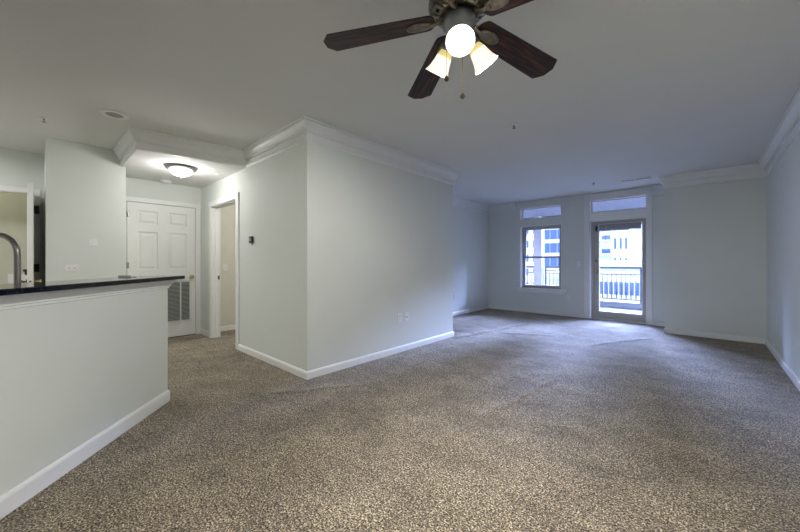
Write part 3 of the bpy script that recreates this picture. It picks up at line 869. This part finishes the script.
# ------------------------------------------------------------------ ceiling fan
FX, FY, FZ = -0.843, 1.328, 2.292
DROOP, RAD, PH0 = 0.065, 0.63, 3.78
fan = thing('ceiling_fan', 'bronze ceiling fan with dark wooden blades and three lit glass shades', 'ceiling fan', (FX, FY, H))
def Z(z): return z - H
bm = bmesh.new(); lathe(bm, [(0, -0.0005), (0.075, -0.0005), (0.072, -0.03), (0.045, -0.055), (0.02, -0.062), (0.015, -0.09)], 32); obj('canopy', bm, 'bronze', fan)
bm = bmesh.new()
lathe(bm, [(0.015, Z(2.49)), (0.07, Z(2.485)), (0.11, Z(2.465)), (0.135, Z(2.43)), (0.140, Z(2.39)), (0.138, Z(2.375)), (0.142, Z(2.368)), (0.142, Z(2.352)), (0.135, Z(2.345)), (0.125, Z(2.335)), (0.08, Z(2.318)), (0.07, Z(2.315)), (0, Z(2.315))], 48)
mh = obj('motor_housing', bm, 'bronze', fan)
for k in range(10):
    a = PH0 + (k + 0.5) * PI / 5
    mt = Matrix.Rotation(a, 4, 'Z') @ Matrix.Translation((0.103, 0, Z(2.3265))) @ Matrix.Rotation(math.radians(-21), 4, 'Y')
    bm = bmesh.new()
    bevel_box(bm, -0.021, 0.021, -0.024, 0.024, -0.004, 0.004, 0.002, 2, mt)
    pt = obj('relief_plate', bm, 'bronze2', mh)
    bm = bmesh.new(); box(bm, -0.008, 0.008, -0.010, 0.010, -0.0052, -0.0042, mt); box(bm, -0.004, 0.004, -0.005, 0.005, -0.0075, -0.0052, mt)
    obj('rosette', bm, 'black', pt)
# blades
def blade_outline():
    L0, L1 = 0.115, RAD + 0.02
    w0, w1 = 0.062, 0.079
    pts = [(L1 - 0.035, -w1), (L1, -w1 + 0.05), (L1, w1 - 0.05), (L1 - 0.035, w1)]
    root = []
    for k in range(9):
        a = PI / 2 + PI * k / 8
        root.append((L0 + 0.03 + 0.035 * math.cos(a), w0 * math.sin(a)))
    return pts + root
for k in range(5):
    a = PH0 - k * 2 * PI / 5 + math.radians((-2, 2, 0, 0, 0)[k])
    down = math.atan2(DROOP, RAD)
    mt = Matrix.Rotation(a, 4, 'Z') @ Matrix.Translation((0, 0, Z(FZ + 0.01))) @ Matrix.Rotation(down, 4, 'Y') @ Matrix.Rotation(math.radians(-9), 4, 'X')
    bm = bmesh.new()
    t = bmesh.new(); prism(t, blade_outline(), 0, 0.007); bmesh.ops.recalc_face_normals(t, faces=t.faces); merge(bm, t)
    b = obj('blade', bm, 'wood', fan); b.matrix_local = mt
    # blade iron: arm and a flat oval holder under the blade
    bm = bmesh.new()
    tube(bm, [(0.06, 0, 0.020), (0.10, 0, 0.000), (0.125, 0, -0.008), (0.16, 0, -0.007)], [0.013, 0.010, 0.009, 0.010], 10)
    ov = Matrix.Translation((0.19, 0, -0.0005)) @ Matrix.Diagonal((1.7, 0.9, 1.0, 1.0))
    lathe(bm, [(0, -0.007), (0.020, -0.007), (0.026, -0.011), (0.033, -0.010), (0.036, 0.0), (0, 0.0)], 28, ov)
    obj('blade_iron', bm, 'bronze3', b)
# light kit
bm = bmesh.new()
lathe(bm, [(0.05, Z(2.316)), (0.072, Z(2.305)), (0.078, Z(2.285)), (0.072, Z(2.262)), (0.058, Z(2.245)), (0.052, Z(2.225)), (0.058, Z(2.212)), (0.056, Z(2.195)), (0.04, Z(2.180)), (0.014, Z(2.168)), (0, Z(2.165))], 40)
fit = obj('light_fitter', bm, 'pewter', fan)
aim = math.atan2(-FY, -FX)
LAMP_DIR = []
for k in range(3):
    a = aim + math.radians((2, -6, -10)[k]) + k * 2 * PI / 3
    tilt = math.radians(38)       # shade axis away from straight down
    root = Vector((0.062 * math.cos(a), 0.062 * math.sin(a), Z(2.205)))
    mt = Matrix.Translation(root) @ Matrix.Rotation(a, 4, 'Z') @ Matrix.Rotation(PI - tilt, 4, 'Y')   # local +Z: shade axis
    bm = bmesh.new(); lathe(bm, [(0, -0.03), (0.012, -0.03), (0.014, 0.0), (0.030, 0.004), (0.032, 0.02), (0.026, 0.024), (0, 0.024)], 24, mt); obj('shade_holder', bm, 'pewter', fit)
    bm = bmesh.new()
    lathe(bm, [(0.024, 0.022), (0.029, 0.028), (0.034, 0.042), (0.037, 0.050)], 32, mt); nk = obj('shade_neck', bm, 'neck', fit)
    bm = bmesh.new()
    lathe(bm, [(0.037, 0.050), (0.042, 0.075), (0.048, 0.100), (0.056, 0.120), (0.063, 0.130), (0.060, 0.130), (0.053, 0.119), (0.045, 0.100), (0.039, 0.075), (0.034, 0.052)], 32, mt); obj('glass_shade', bm, 'shade', fit)
    bm = bmesh.new(); lathe(bm, [(0, 0.026), (0.012, 0.03), (0.014, 0.042), (0.017, 0.050), (0.016, 0.058), (0.010, 0.063), (0, 0.065)], 20, mt); obj('bulb', bm, 'bulb', fit)
    p = Matrix.Translation((FX, FY, H)) @ mt @ Vector((0, 0, 0.087))
    lamp('fan_bulb_light', 'POINT', p, FAN_POWER, (1.0, 0.97, 0.92), 0.02)
for ax, ay, z1 in ((0.0, 0.03, 1.965), (-0.058, -0.017, 2.05)):
    bm = bmesh.new(); tube(bm, [(ax, ay, Z(2.185)), (ax, ay, Z(z1))], 0.0013, 6); c = obj('pull_chain', bm, 'brass', fan)
    bm = bmesh.new(); lathe(bm, [(0, 0.004), (0.004, 0.0), (0.011, -0.010), (0.012, -0.016), (0.008, -0.024), (0, -0.027)], 16, Matrix.Translation((ax, ay, Z(z1)))); obj('chain_fob', bm, 'bronze', c)
